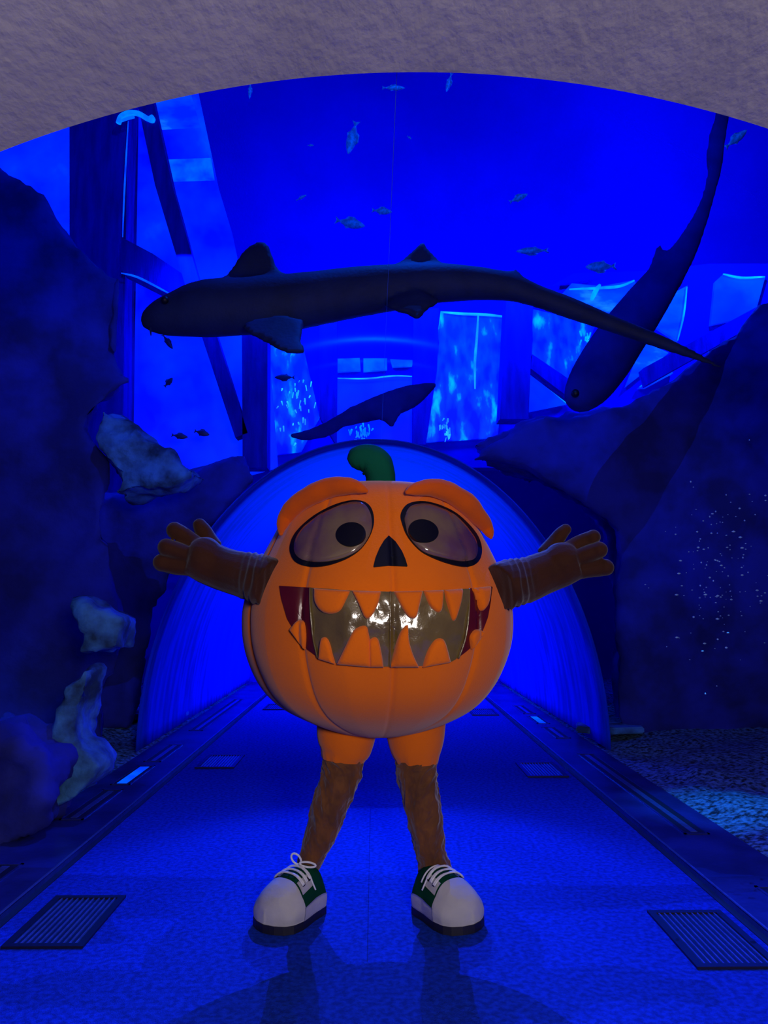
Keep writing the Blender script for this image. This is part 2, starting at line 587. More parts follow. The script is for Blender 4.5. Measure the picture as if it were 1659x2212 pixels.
# lit openings and ruin in the tank
YW = 10.4
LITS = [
    ([(-150, 60), (398, 60), (412, 205), (455, 350), (500, 500), (530, 640), (578, 720), (600, 1010), (150, 1130), (-150, 1130)], 10.3, 'lit_water'),  # left panels here: bright lit water, painted as glowing slabs
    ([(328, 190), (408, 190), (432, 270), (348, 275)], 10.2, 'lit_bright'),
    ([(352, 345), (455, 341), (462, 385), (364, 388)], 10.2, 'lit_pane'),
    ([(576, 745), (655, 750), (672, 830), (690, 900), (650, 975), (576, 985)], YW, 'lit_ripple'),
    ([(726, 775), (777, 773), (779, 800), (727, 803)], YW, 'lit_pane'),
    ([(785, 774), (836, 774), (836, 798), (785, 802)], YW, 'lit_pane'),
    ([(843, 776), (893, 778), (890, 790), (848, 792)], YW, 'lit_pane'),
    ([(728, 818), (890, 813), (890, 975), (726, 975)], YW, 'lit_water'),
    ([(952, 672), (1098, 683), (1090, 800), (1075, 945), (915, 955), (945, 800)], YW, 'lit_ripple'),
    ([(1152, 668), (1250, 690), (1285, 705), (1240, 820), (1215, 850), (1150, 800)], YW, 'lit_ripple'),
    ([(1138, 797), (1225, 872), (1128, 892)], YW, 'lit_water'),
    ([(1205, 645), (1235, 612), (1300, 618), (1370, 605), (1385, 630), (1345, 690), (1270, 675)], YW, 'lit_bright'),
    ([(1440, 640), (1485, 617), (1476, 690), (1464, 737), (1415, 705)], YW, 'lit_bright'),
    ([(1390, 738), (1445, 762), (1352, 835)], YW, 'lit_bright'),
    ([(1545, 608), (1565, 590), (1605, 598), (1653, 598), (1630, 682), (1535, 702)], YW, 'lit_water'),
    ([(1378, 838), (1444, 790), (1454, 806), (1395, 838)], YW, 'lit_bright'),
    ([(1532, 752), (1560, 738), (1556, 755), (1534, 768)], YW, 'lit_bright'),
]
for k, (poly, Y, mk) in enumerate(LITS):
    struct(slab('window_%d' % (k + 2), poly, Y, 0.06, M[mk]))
# the dark wall of the ruin that the right-hand openings are cut into
struct(slab('wall_ruin', [(590, 715), (700, 690), (940, 655), (1150, 640), (1240, 590), (1400, 585), (1530, 570), (1750, 570), (1750, 1010), (590, 1010)],
            YW + 0.08, 0.3, M['ruin']))
# painted glints: glowing tubes imitate light on the edges of the openings
def glint(name, pts, Y, r, label, mk='glint'):
    bm = bmesh.new()
    c = catmull([tuple(P(x, y, Y)) for x, y in pts], 5, False)
    tube(bm, c, [r * (0.35 + 0.65 * math.sin(PI * (0.08 + 0.84 * i / (len(c) - 1)))) for i in range(len(c))], 8)
    o = obj(name, bm, M[mk])
    return tag(o, label, 'light strip', 'painted glints on the ruin')  # each strip is a painted glint, not a light fitting


glint('glint_line', [(728, 817), (790, 818), (850, 812), (890, 813)], YW - 0.05, 0.012, 'thin cyan light line along the top of the blue panel below three small windows')
glint('glint_line', [(954, 674), (1000, 678), (1050, 680), (1097, 685)], YW - 0.05, 0.022, 'cyan light line along the top of the tall rippled opening')
glint('glint_line', [(1033, 680), (1030, 730), (1026, 780), (1026, 840)], YW - 0.05, 0.02, 'upright cyan light line inside the tall rippled opening')
glint('glint_line', [(1278, 648), (1285, 632), (1296, 615)], YW - 0.05, 0.035, 'short bright cyan slanting streak above the shark tail', 'glint')
def sparkle(cx, cy, w_, h_, n, seed, label):
    rnd = random.Random(seed)
    bm = bmesh.new()
    for k in range(n):
        x, y = cx + rnd.gauss(0, w_), cy + rnd.gauss(0, h_)
        ln = rnd.uniform(1.5, 6)
        a, b = P(x, y - ln, YW - 0.04), P(x + rnd.uniform(-3, 3), y + ln, YW - 0.04)
        capsule(bm, a, b, rnd.uniform(0.004, 0.014), rnd.uniform(0.004, 0.010), 8)
    tag(obj('light_sparkle', bm, M['glint']), label, 'light sparkle', kind='stuff')


sparkle(964, 925, 5, 13, 26, 1, 'bright cyan sparkle at the foot of the tall rippled opening')
sparkle(782, 936, 10, 12, 40, 2, 'bright cyan sparkle behind the green stem')
sparkle(1270, 745, 9, 22, 16, 3, 'loose cyan sparkle under the shark tail beside the diving shark')
sparkle(632, 870, 26, 45, 40, 4, 'scattered cyan sparkle in the opening below the shark fin')
glint('glint_line', [(1138, 797), (1180, 833), (1225, 872)], YW - 0.05, 0.014, 'cyan light line along the slanting edge of the triangular opening')
glint('glint_line', [(1484, 620), (1477, 680), (1464, 735)], YW - 0.05, 0.014, 'cyan light line on the right edge of the opening beside the diving shark')
glint('glint_line', [(1562, 592), (1600, 600), (1652, 598)], YW - 0.05, 0.018, 'cyan light line along the top of the rightmost opening')
glint('glint_line', [(1382, 836), (1415, 812), (1446, 792)], YW - 0.05, 0.014, 'cyan light line on the low narrow opening above the right rock')
glint('glint_line', [(1230, 625), (1300, 622), (1340, 618), (1370, 606)], YW - 0.05, 0.022, 'wavy cyan light line along the top of the opening above the shark tail')

# timber frame: each beam a thing
def beam(poly, Y, thick, label):
    o = slab('timber_beam', poly, Y, thick, M['timber'])
    return tag(o, label, 'beam', 'sunken timber frame')


beam([(150, 150), (278, 150), (268, 400), (262, 600), (262, 1080), (150, 1080)], 9.6, 0.45, 'wide upright timber post at the left edge of the sunken frame')
beam([(290, 190), (325, 190), (372, 400), (425, 590), (470, 730), (535, 935), (508, 945), (440, 740), (392, 590), (335, 400)], 9.3, 0.2, 'thin long timber beam leaning from upper left behind the shark head')
beam([(262, 512), (330, 548), (392, 590), (440, 612), (440, 660), (365, 636), (262, 584)], 9.45, 0.25, 'slanting timber brace from the wide left post to behind the shark head')
beam([(522, 690), (578, 690), (577, 1010), (524, 1010)], 9.3, 0.3, 'upright timber post below the shark fin, left of the green stem')
beam([(1094, 640), (1152, 640), (1142, 905), (1080, 905)], 9.6, 0.3, 'upright timber post right of the tall rippled opening')
beam([(690, 690), (728, 690), (726, 960), (690, 900)], 9.8, 0.25, 'upright timber post left of the three small windows')
beam([(893, 670), (948, 665), (944, 800), (920, 960), (893, 960)], 9.8, 0.25, 'upright timber post right of the three small windows')
beam([(1150, 765), (1290, 860), (1270, 890), (1145, 795)], 9.8, 0.2, 'short slanting timber brace at the foot of the right post')
beam([(1390, 795), (1640, 660), (1650, 690), (1400, 830)], 9.7, 0.2, 'slanting timber brace below the rightmost openings')
bm = bmesh.new()  # glowing tubes imitate a wavy cyan highlight at the post top
c = catmull([tuple(P(x, y, 9.28)) for x, y in [(256, 266), (262, 252), (280, 244), (300, 246), (318, 256), (330, 260), (326, 252)]], 6, False)
tube(bm, c, [0.035] * len(c), 8)
c = catmull([tuple(P(x, y, 9.28)) for x, y in [(258, 262), (275, 256), (290, 252)]], 6, False)
tube(bm, c, [0.02] * len(c), 8)
tag(obj('wavy_glint', bm, M['glint']), 'wavy cyan light glint painted over the top of the thin leaning beam', 'wavy_glint')
glint('glint_line', [(277, 262), (272, 350), (268, 430), (265, 512)], 9.5, 0.012, 'thin light line down the right edge of the wide left post', 'lit_pane')
glint('glint_line', [(262, 590), (300, 600), (366, 634)], 9.4, 0.014, 'thin light line under the slanting left brace', 'lit_pane')

# rocks
def rock(name, poly, Y, thick, label, m='rock', **k):
    o = rock_from(name, poly, Y, thick, M[m], **k)
    return tag(o, label, 'rock')


rock('rock', [(-260, 260), (0, 340), (60, 395), (120, 450), (160, 500), (215, 560), (262, 590), (268, 660), (258, 700), (272, 790), (283, 830), (245, 850),
              (195, 910), (192, 935), (232, 1010), (246, 1042), (225, 1085), (245, 1200), (262, 1330), (255, 1440), (215, 1640), (100, 1760), (-260, 1820)],
     6.3, 2.0, 'huge dark rock cliff filling the left side of the tank', voxel=0.09, amp=0.12, scale=1.1, seed=1, drop=(-1.35, 2.0, 0.1))
rock('rock', [(200, 905), (225, 878), (262, 900), (300, 930), (345, 960), (420, 1010), (415, 1030), (330, 1055), (228, 1082), (246, 1040), (232, 1000), (195, 935)],
     6.1, 0.5, 'pale craggy rock outcrop on the edge of the left cliff below the two fish', 'pale_rock', voxel=0.05, amp=0.08, scale=2.5, seed=2)
rock('rock', [(215, 1085), (330, 1055), (420, 1030), (440, 1010), (530, 990), (560, 1040), (420, 1150), (330, 1330), (290, 1580), (60, 1580), (120, 1300)],
     7.6, 1.2, 'dark low rock shoulder rising behind the outstretched left glove', voxel=0.08, amp=0.1, scale=1.5, seed=3, drop=(-0.5, 1.2, 0.1))
rock('rock', [(150, 1300), (178, 1300), (215, 1325), (266, 1335), (255, 1400), (210, 1412), (165, 1425), (155, 1405), (190, 1370), (170, 1330)],
     4.9, 0.35, 'pale weathered stone on the left, level with the mouth of the costume', 'pale_rock', voxel=0.035, amp=0.06, scale=3, seed=4)
rock('rock', [(135, 1485), (175, 1440), (200, 1432), (196, 1470), (175, 1560), (160, 1600), (215, 1650), (205, 1680), (150, 1740), (90, 1760), (95, 1660), (110, 1580)],
     4.6, 0.35, 'pale mottled stone standing behind the left ledge', 'pale_rock', voxel=0.04, amp=0.06, scale=3, seed=5)
rock('rock', [(-60, 1560), (60, 1600), (110, 1640), (95, 1720), (70, 1790), (-60, 1850)],
     4.3, 0.5, 'dark boulder at the left frame edge behind the ledge', voxel=0.04, amp=0.13, scale=3.0, seed=6, amp2=0.05)
rock('rock', [(1000, 990), (1130, 905), (1220, 878), (1330, 868), (1400, 845), (1500, 790), (1580, 730), (1659, 660), (1900, 560), (1900, 1750), (1420, 1700), (1335, 1640), (1335, 1300), (1330, 1130), (1110, 1010)],
     7.4, 2.2, 'huge dark rock slope filling the right side of the tank', voxel=0.09, amp=0.14, scale=1.0, seed=8, drop=(1.0, 2.2, 0.1))
rock('rock', [(1010, 965), (1130, 905), (1220, 885), (1330, 880), (1480, 900), (1500, 1600), (1330, 1590), (1325, 1300), (1300, 1140), (1180, 1020), (1090, 990)],
     8.4, 1.4, 'dark rock shoulder rising behind the outstretched right glove', voxel=0.08, amp=0.1, scale=1.5, seed=11, drop=(0.6, 1.4, 0.1))
for (px, py, sx, label) in [(345, 1543, -1, 'flat stone slab lying beside the left ledge'), (1300, 1572, 1, 'flat stone slab lying beside the right ledge')]:
    c = PG(px, py, 0.12)
    bm = bmesh.new()
    pts = [(-0.32, -0.1), (-0.1, -0.22), (0.3, -0.16), (0.34, 0.1), (0.0, 0.2), (-0.26, 0.14)]
    prism(bm, [Vector((x, y, 0)) for x, y in pts], (0, 0, 0.06))
    bmesh.ops.bevel(bm, geom=bm.edges[:], offset=0.012, segments=2, affect='EDGES')
    o = obj('stone_slab', bm, M['pale_rock'], smooth=False)
    o.location = (c.x + sx * 0.05, c.y, 0.09)
    tag(o, label, 'stone', 'flat stones by the ledges')

# pale specks drifting on the right
bm = bmesh.new()
for k in range(150):
    x, y = random.gauss(1560, 55), random.gauss(1240, 95)
    p = P(x, y, 5.0 + random.random() * 0.5)
    r = random.choice([0.003, 0.004, 0.005, 0.007])
    bmesh.ops.create_icosphere(bm, subdivisions=1, radius=r, matrix=Matrix.Translation(p) @ Matrix.Diagonal((random.uniform(0.7, 2.2), 1, 1, 1)))
tag(obj('speck', bm, M['speck']), 'cloud of tiny pale specks in front of the dark right rock', 'specks', kind='stuff')


# ---------------------------------------------------------------- sharks and fish
def lathe_px(bm, spine, Y, flat=0.85, seg=20, dy=None):
    """body along pixel spine (x, y, r px); dy adds depth along the way"""
    sp = catmull(spine, 5, False)
    pts, rad = [], []
    for i, (x, y, r) in enumerate(sp):
        yy = Y + (dy(i / (len(sp) - 1)) if dy else 0)
        p = P(x, y, yy)
        s = (P(x, y + 10, yy) - p).length / 10
        pts.append(p)
        rad.append((max(0.012, r * s * flat), max(0.012, r * s)))
    tube(bm, pts, rad, seg)


def fin(bm, poly, Y, thick=0.05, sweep=None):
    pts = catmull(poly, 4)
    v = []
    for i, (x, y) in enumerate(pts):
        yy = Y + (sweep(x, y) if sweep else 0)
        v.append(P(x, y, yy))
    prism(bm, v, (0, thick, 0))


def finish_fish(name, bm, m, voxel, label, sm=4):
    bmesh.ops.recalc_face_normals(bm, faces=bm.faces)
    bmesh.ops.triangulate(bm, faces=bm.faces)
    o = obj(name, bm, M[m])
    remesh(o, voxel, sm, 0.4)
    return o


Y1 = 4.25
bm = bmesh.new()
lathe_px(bm, [(303, 691, 6), (313, 691, 20), (340, 687, 36), (385, 678, 49), (440, 667, 60), (520, 662, 61), (600, 657, 61), (700, 642, 56),
              (770, 631, 53), (860, 620, 48), (940, 612, 42), (1020, 612, 36), (1100, 620, 30), (1160, 640, 24), (1230, 665, 23), (1330, 703, 18),
              (1430, 740, 15), (1500, 768, 10), (1562, 797, 3)], Y1, 0.82)
fin(bm, [(482, 612), (500, 575), (520, 545), (545, 523), (562, 519), (577, 524), (586, 545), (598, 575), (622, 604), (560, 625)], Y1 - 0.02)
fin(bm, [(845, 585), (872, 556), (896, 535), (915, 517), (921, 530), (940, 550), (954, 576), (900, 600)], Y1 - 0.02)
fin(bm, [(1050, 600), (1075, 592), (1112, 579), (1124, 585), (1130, 605), (1150, 625), (1090, 630)], Y1 - 0.02)
fin(bm, [(520, 700), (570, 735), (615, 757), (655, 760), (659, 752), (650, 728), (658, 695), (648, 688), (600, 680)], Y1 - 0.18, sweep=lambda x, y: -0.003 * max(0, y - 690))
fin(bm, [(830, 655), (880, 676), (905, 686), (922, 668), (950, 645), (900, 630)], Y1 - 0.12, sweep=lambda x, y: -0.002 * max(0, y - 650))
sh = finish_fish('shark', bm, 'shark', 0.022, '')
root = sh
tag(root, 'long dark shark with a tall rounded back fin crossing over the costume', 'shark', 'sharks')
bm = bmesh.new()
bmesh.ops.create_uvsphere(bm, u_segments=12, v_segments=8, radius=0.022, matrix=Matrix.Translation(P(356, 648, Y1 - 0.12)))
obj('eye', bm, M['black'], root)
bm = bmesh.new()
bmesh.ops.create_uvsphere(bm, u_segments=12, v_segments=8, radius=0.016, matrix=Matrix.Translation(P(463, 612, Y1 - 0.05)) @ Matrix.Diagonal((1.7, 1, 0.6, 1)))
obj('spiracle', bm, M['pale_blue'], root)
bm = bmesh.new()
capsule(bm, P(325, 710, Y1 - 0.1), P(326, 724, Y1 - 0.12), 0.007, 0.003, 8)
obj('barbel', bm, M['shark'], root)

Y2 = 7.4
bm = bmesh.new()
lathe_px(bm, [(946, 829, 4), (925, 838, 13), (890, 855, 25), (845, 872, 28), (795, 888, 24), (745, 906, 17), (700, 925, 11), (640, 945, 4)], Y2, 0.7)
fin(bm, [(800, 895), (830, 910), (846, 924), (858, 908), (868, 880), (830, 880)], Y2 - 0.1)
fin(bm, [(752, 880), (790, 870), (830, 862), (820, 890), (770, 896)], Y2)
fin(bm, [(700, 915), (660, 928), (622, 938), (650, 950), (700, 945), (735, 925)], Y2)
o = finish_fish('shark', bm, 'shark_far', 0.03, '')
tag(o, 'far dark shark swimming behind the green stem', 'shark', 'sharks')

Y3 = 6.2
bm = bmesh.new()
lathe_px(bm, [(1234, 882, 14), (1245, 868, 33), (1270, 836, 48), (1305, 785, 54), (1345, 725, 52), (1392, 660, 46), (1432, 605, 38), (1470, 555, 28), (1500, 500, 20),
              (1525, 440, 14), (1541, 380, 13), (1550, 320, 14), (1562, 235, 15)], Y3, 0.7)
fin(bm, [(1405, 590), (1412, 555), (1425, 526), (1440, 548), (1462, 545), (1440, 600)], Y3)
fin(bm, [(1470, 580), (1488, 560), (1476, 590), (1474, 616), (1440, 640), (1430, 600)], Y3)
fin(bm, [(1530, 360), (1530, 320), (1540, 270), (1560, 250), (1565, 330), (1550, 400)], Y3)
fin(bm, [(1285, 850), (1330, 830), (1362, 790), (1330, 760), (1290, 800)], Y3 - 0.05)
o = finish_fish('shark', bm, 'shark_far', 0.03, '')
tag(o, 'mottled shark diving head down on the right with its tail near the ceiling', 'shark', 'sharks')
bm = bmesh.new()
bmesh.ops.create_uvsphere(bm, u_segments=10, v_segments=8, radius=0.035, matrix=Matrix.Translation(P(1243, 850, Y3 - 0.08)))
obj('eye', bm, M['black'], o)


def fish_mesh(name, m):
    """one fish 1 unit long, nose at +x, base at its middle"""
    bm = bmesh.new()
    prof = [(-0.36, 0.03), (-0.25, 0.09), (-0.05, 0.18), (0.15, 0.19), (0.33, 0.13), (0.45, 0.06), (0.5, 0.012)]
    pr_ = catmull(prof, 4, False)
    tube(bm, [(x, 0, 0) for x, r in pr_], [(r * 0.42, r) for x, r in pr_], 12)
    for poly in ([(-0.34, 0.02), (-0.5, 0.15), (-0.46, 0.0), (-0.5, -0.15), (-0.34, -0.02)],
                 [(-0.2, 0.09), (-0.1, 0.24), (0.1, 0.26), (0.2, 0.17)], [(-0.2, -0.09), (-0.1, -0.23), (0.03, -0.17)]):
        prism(bm, [Vector((x, -0.01, z)) for x, z in poly], (0, 0.02, 0))
    return obj(name, bm, M[m])


def place_fish(proto, first, px, py, Y, length, ang, sy, label, group):
    p = P(px, py, Y)
    s = (P(px + 10, py, Y) - p).length / 10 * length
    o = proto if first else dup(proto, p)
    o.location = p
    o.rotation_euler = (0, math.radians(ang), 0)
    o.scale = (s, s, s * sy)
    tag(o, label, 'fish', group)
    return o


fd = fish_mesh('fish', 'dark_fish')
for i, (px, py, Y, L, a, sy, lab) in enumerate([
        (364, 826, 9.0, 26, -50, 1.2, 'small dark fish hovering alone above the other two on the left'),
        (388, 942, 9.0, 36, 8, 0.85, 'left one of two small dark fish above the pale outcrop'),
        (436, 935, 9.0, 34, 15, 1.0, 'right one of two small dark fish above the pale outcrop'),
        (362, 738, 8.8, 40, 55, 0.7, 'small dark fish just below the shark head'),
        (615, 815, 9.2, 44, 180, 0.8, 'dark fish beside the post under the shark fin')]):
    place_fish(fd, i == 0, px, py, Y, L, a, sy, lab, 'small dark fish')
fp = fish_mesh('fish', 'pale_blue')  # bright water highlights, painted as pale meshes in fish shape
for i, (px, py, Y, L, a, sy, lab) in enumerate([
        (761, 297, 7.5, 78, 103, 0.75, 'upright fish-shaped water highlight high above the shark, largest of the pale ones'),
        (756, 482, 8.5, 66, 12, 0.9, 'fish-shaped water highlight above the middle of the shark, lower of two close together'),
        (825, 456, 8.5, 44, 5, 0.9, 'fish-shaped water highlight above the middle of the shark, upper of two close together'),
        (651, 427, 8.0, 26, -30, 0.6, 'tiny slanting fish-shaped water highlight above the tall shark fin'),
        (970, 178, 7.0, 46, 105, 0.6, 'upright fish-shaped water highlight just under the middle of the arch'),
        (850, 190, 7.0, 50, 0, 0.6, 'faint fish-shaped water highlight just under the arch, left of the upright one'),
        (1120, 428, 8.0, 44, -25, 0.8, 'fish-shaped water highlight at middle height right of the shark back'),
        (1150, 542, 8.5, 70, 178, 0.6, 'flat fish-shaped water highlight above the shark tail'),
        (1298, 576, 8.5, 66, 178, 0.9, 'fish-shaped water highlight above the bright opening on the right'),
        (1590, 300, 7.0, 64, -40, 0.7, 'fish-shaped water highlight beside the diving shark tail under the arch'),
        (540, 195, 7.0, 40, 92, 0.5, 'faint upright fish-shaped water highlight under the left part of the arch'),
        (671, 314, 8.0, 14, 0, 0.9, 'tiny fish-shaped water highlight left of the large upright one'),
        (884, 297, 8.0, 12, 40, 0.9, 'tiny fish-shaped water highlight right of the large upright one')]):
    place_fish(fp, i == 0, px, py, Y, L, a, sy, lab, 'fish-shaped highlights near the surface')


# ---------------------------------------------------------------- floor grilles and ledge slots
def make_vent(label):
    t = thing('floor_vent', label, 'floor vent', (0, 0, 0), 'floor vents')
    bm = bmesh.new()
    W, L, B = 0.155, 0.255, 0.028
    add_box(bm, (-W, -L, 0.001), (W, L, 0.004))
    for a, b in (((-W, -L), (W, -L + B)), ((-W, L - B), (W, L)), ((-W, -L + B), (-W + B, L - B)), ((W - B, -L + B), (W, L - B))):
        add_box(bm, (a[0], a[1], 0.0035), (b[0], b[1], 0.010))
    obj('frame', bm, M['vent'], t, smooth=False)
    for k in range(11):
        x = -W + B + (2 * W - 2 * B) * (k + 0.5) / 11
        box('slat', (x - 0.0028, -L + B, 0.004), (x + 0.0028, L - B, 0.009), M['vent_slat'], t)
    return t


vents = [([(0, 2047), (125, 1937), (273, 1941), (175, 2053)], 'near dark floor grille at the left edge of the carpet'),
         ([(1405, 1971), (1550, 1971), (1690, 2095), (1508, 2093)], 'near dark floor grille at the right edge of the carpet'),
         ([(455, 1633), (530, 1632), (495, 1660), (425, 1660)], 'middle floor grille on the left, level with the shorts'),
         ([(1115, 1649), (1193, 1650), (1223, 1679), (1147, 1679)], 'middle floor grille on the right, level with the shorts'),
         ([(573, 1521), (645, 1521), (625, 1535), (558, 1535)], 'farthest floor grille on the left, partly behind the pumpkin'),
         ([(1005, 1532), (1065, 1533), (1082, 1546), (1020, 1546)], 'farthest floor grille on the right, partly behind the pumpkin')]
v0 = None
for poly, lab in vents:
    q = [PG(x, y) for x, y in poly]
    c = sum(q, Vector()) / 4
    print('vent', [tuple(round(a, 2) for a in p) for p in q])
    if v0 is None:
        v0 = make_vent(lab)
        v0.location = (c.x, c.y, 0)
    else:
        dup(v0, (c.x, c.y, 0), label=lab)


def slot(s, y0, y1, label, lit=False, wd=0.07):
    """recessed slot in the ledge: rim, dark floor, and a strip"""
    t = thing('ledge_slot', label, 'ledge slot', (s * 1.78, (y0 + y1) / 2, 0.03), 'slots in the ledges')
    bm = bmesh.new()
    h = (y1 - y0) / 2
    c = Vector((s * 1.78, (y0 + y1) / 2, 0.03))
    for a, b in (((-wd, -h), (wd, -h + 0.02)), ((-wd, h - 0.02), (wd, h)), ((-wd, -h), (-wd + 0.012, h)), ((wd - 0.012, -h), (wd, h))):
        add_box(bm, (c.x + a[0], c.y + a[1], 0.0301), (c.x + b[0], c.y + b[1], 0.0345))
    obj('rim', bm, M['ledge'], t, smooth=False)
    box('recess', (c.x - wd + 0.012, c.y - h + 0.02, 0.0301), (c.x + wd - 0.012, c.y + h - 0.02, 0.0312), M['rubber'], t)
    box('light_bar' if lit else 'bar', (c.x - 0.018 if not lit else c.x - 0.035, c.y - h + 0.04, 0.0315), (c.x + 0.018 if not lit else c.x + 0.035, c.y + h - 0.04, 0.0335),
        M['lit_pane'] if lit else M['vent_slat'], t)


for s, px0, py0, px1, py1, lab, lit in [
        (-1, 180, 1783, 265, 1716, 'dark slot in the left ledge, nearest whole one', False),
        (-1, 285, 1705, 340, 1663, 'slot in the left ledge with a bright blue bar', True),
        (-1, 350, 1654, 400, 1616, 'dark slot in the left ledge just beyond the bright bar', False),
        (-1, 440, 1585, 530, 1516, 'long far slot in the left ledge', False),
        (-1, -40, 1935, 50, 1880, 'dark slot in the left ledge cut by the frame edge', False),
        (1, 1460, 1815, 1240, 1637, 'very long slot in the right ledge with a metal bar', False),
        (1, 1195, 1602, 1160, 1578, 'short dark slot in the right ledge just beyond the long one', False),
        (1, 1150, 1570, 1130, 1553, 'small far slot in the right ledge with a bright bar', True),
        (1, 1122, 1548, 1105, 1530, 'small far dark slot in the right ledge beyond the bright one', False),
        (1, 1700, 2010, 1610, 1930, 'dark slot in the right ledge cut by the frame edge', False)]:
    slot(s, PG(px0, py0).y, PG(px1, py1).y, lab, lit)


# ---------------------------------------------------------------- the person in the pumpkin costume
YC = 3.48
PXC = 818
person = thing('person', 'person in an orange jack-o-lantern costume standing on the blue carpet with arms spread wide', 'person', (P(PXC, 1300, YC).x, YC, 0))
SCL = (P(PXC + 100, 1300, YC) - P(PXC, 1300, YC)).length / 100
CX = P(PXC, 1300, YC).x


def zat(y):
    return P(PXC, y, YC).z


prof = [(1066, 1), (1063, 35), (1058, 80), (1057, 120), (1066, 160), (1085, 187), (1118, 207), (1150, 222), (1200, 248), (1250, 272), (1290, 284), (1330, 290),
        (1380, 288), (1430, 275), (1480, 250), (1520, 212), (1550, 160), (1572, 105), (1584, 60), (1588, 25), (1590, 1)]
prof = catmull(prof, 5, False)
NS = 480
bm = bmesh.new()
rings = []
SEG = 2 * PI / 10
A0 = math.radians(5.4)
for (py, pr_) in prof:
    z = zat(py)
    r = max(pr_, 0.5) * SCL
    ring = []
    for k in range(NS):
        a = 2 * PI * k / NS                       # 0 = towards the camera
        ph = ((a - A0) / SEG) % 1.0
        d = min(ph, 1 - ph)                       # 0 on a seam
        low = min(1, max(0, (py - 1120) / 330))
        f = 1 - (0.008 + 0.040 * low) * (1 - min(1, d * 2) ** 0.6) - 0.016 * math.exp(-(d * SEG * r / 0.010) ** 2)
        f += 0.006 * noise.noise(Vector((math.sin(a) * 2.2, math.cos(a) * 2.2, z * 5)))
        ring.append(bm.verts.new((CX + r * f * math.sin(a), YC - r * f * math.cos(a), z)))
    rings.append(ring)
for i in range(len(rings) - 1):
    for k in range(NS):
        bm.faces.new([rings[i][k], rings[i][(k + 1) % NS], rings[i + 1][(k + 1) % NS], rings[i + 1][k]])
bm.faces.new(rings[0])
bm.faces.new(rings[-1][::-1])
bmesh.ops.recalc_face_normals(bm, faces=bm.faces)
BVH = BVHTree.FromBMesh(bm)
body = obj('pumpkin_body', bm, M['orange'], person)


def hit(x, y):
    d = ray(x, y)
    d.normalize()
    loc, nor, idx, dist = BVH.ray_cast(CO, d)
    if loc is None:
        p = P(x, y, YC - 0.1)
        loc, nor, idx, dist = BVH.find_nearest(p)
        q = CO + d * ((loc - CO).dot(d))
        nor = (q - Vector((CX, YC, q.z)))
        nor.normalize()
        return q, nor
    if nor.dot(d) > 0:
        nor = -nor
    n2 = Vector((loc.x - CX, loc.y - YC, (loc.z - zat(1320)) * 0.8)).normalized()
    return loc, n2


def zpx(p, s=570 / 1659, ox=540, oy=1020):
    return (ox + p[0] * s, oy + p[1] * s)


def resample(poly, n, closed=True):
    L = [0]
    pts = list(poly) + ([poly[0]] if closed else [])
    for a, b in zip(pts, pts[1:]):
        L.append(L[-1] + math.hypot(b[0] - a[0], b[1] - a[1]))
    out = []
    j = 0
    for i in range(n):
        t = L[-1] * i / (n if closed else n - 1)
        while j < len(L) - 2 and L[j + 1] < t:
            j += 1
        u = (t - L[j]) / max(1e-9, L[j + 1] - L[j])
        out.append((pts[j][0] + (pts[j + 1][0] - pts[j][0]) * u, pts[j][1] + (pts[j + 1][1] - pts[j][1]) * u))
    return out


def patch(name, poly, m, parent, off=0.004, dome=0.0, depth=0.02, n=72, K=9, curve=True, fold=0.0):
    """a padded panel that follows the pumpkin's surface"""
    pl_ = catmull(poly, 5) if curve else poly
    pl_ = resample(pl_, n)
    cx = sum(p[0] for p in pl_) / n
    cy = sum(p[1] for p in pl_) / n
    bm = bmesh.new()
    rows = []
    for k in range(K + 1):
        t = 1 - k / K
        row = []
        if k == K:
            q, nn = hit(cx, cy)
            c = bm.verts.new(q + nn * (off + dome))
            for i in range(n):
                bm.faces.new([rows[-1][i], rows[-1][(i + 1) % n], c])
            break
        for x, y in pl_:
            X, Y = cx + (x - cx) * t, cy + (y - cy) * t
            q, nn = hit(X, Y)
            h = off + dome * math.sqrt(max(0, 1 - t ** 4))
            if fold:
                h += fold * noise.noise(Vector((X * 0.03, Y * 0.022, 3)))
            row.append(bm.verts.new(q + nn * h))
        if rows:
            for i in range(n):
                bm.faces.new([rows[-1][i], rows[-1][(i + 1) % n], row[(i + 1) % n], row[i]])
        rows.append(row)
    base = []
    for x, y in pl_:
        q, nn = hit(x, y)
        base.append(bm.verts.new(q + nn * (off - depth)))
    for i in range(n):
        bm.faces.new([base[i], base[(i + 1) % n], rows[0][(i + 1) % n], rows[0][i]])
    return obj(name, bm, M[m], parent, angle=60)


# mouth: centre panel and two dark red corners, then the teeth
mouth_poly = [(190, 715), (205, 800), (240, 920), (300, 1020), (360, 1105), (430, 1165), (540, 1200), (700, 1217), (870, 1220), (1050, 1220), (1180, 1204),
              (1250, 1187), (1310, 1165), (1380, 1105), (1450, 1010), (1490, 910), (1510, 810), (1518, 718), (1330, 735), (1080, 748), (870, 752), (640, 745), (380, 727)]
left_poly = [(190, 715), (205, 800), (240, 920), (300, 1020), (360, 1105), (430, 1165), (405, 1060), (392, 950), (385, 830), (385, 727)]
right_poly = [(1330, 735), (1368, 733), (1368, 830), (1360, 950), (1340, 1060), (1300, 1168), (1380, 1105), (1450, 1010), (1490, 910), (1510, 810), (1518, 718)]
mid_poly = [(385, 727), (385, 830), (392, 950), (405, 1060), (430, 1165), (540, 1200), (700, 1217), (870, 1220), (1050, 1220), (1180, 1204),
            (1250, 1187), (1300, 1168), (1340, 1060), (1360, 950), (1368, 830), (1368, 733), (1080, 748), (870, 752), (640, 745)]
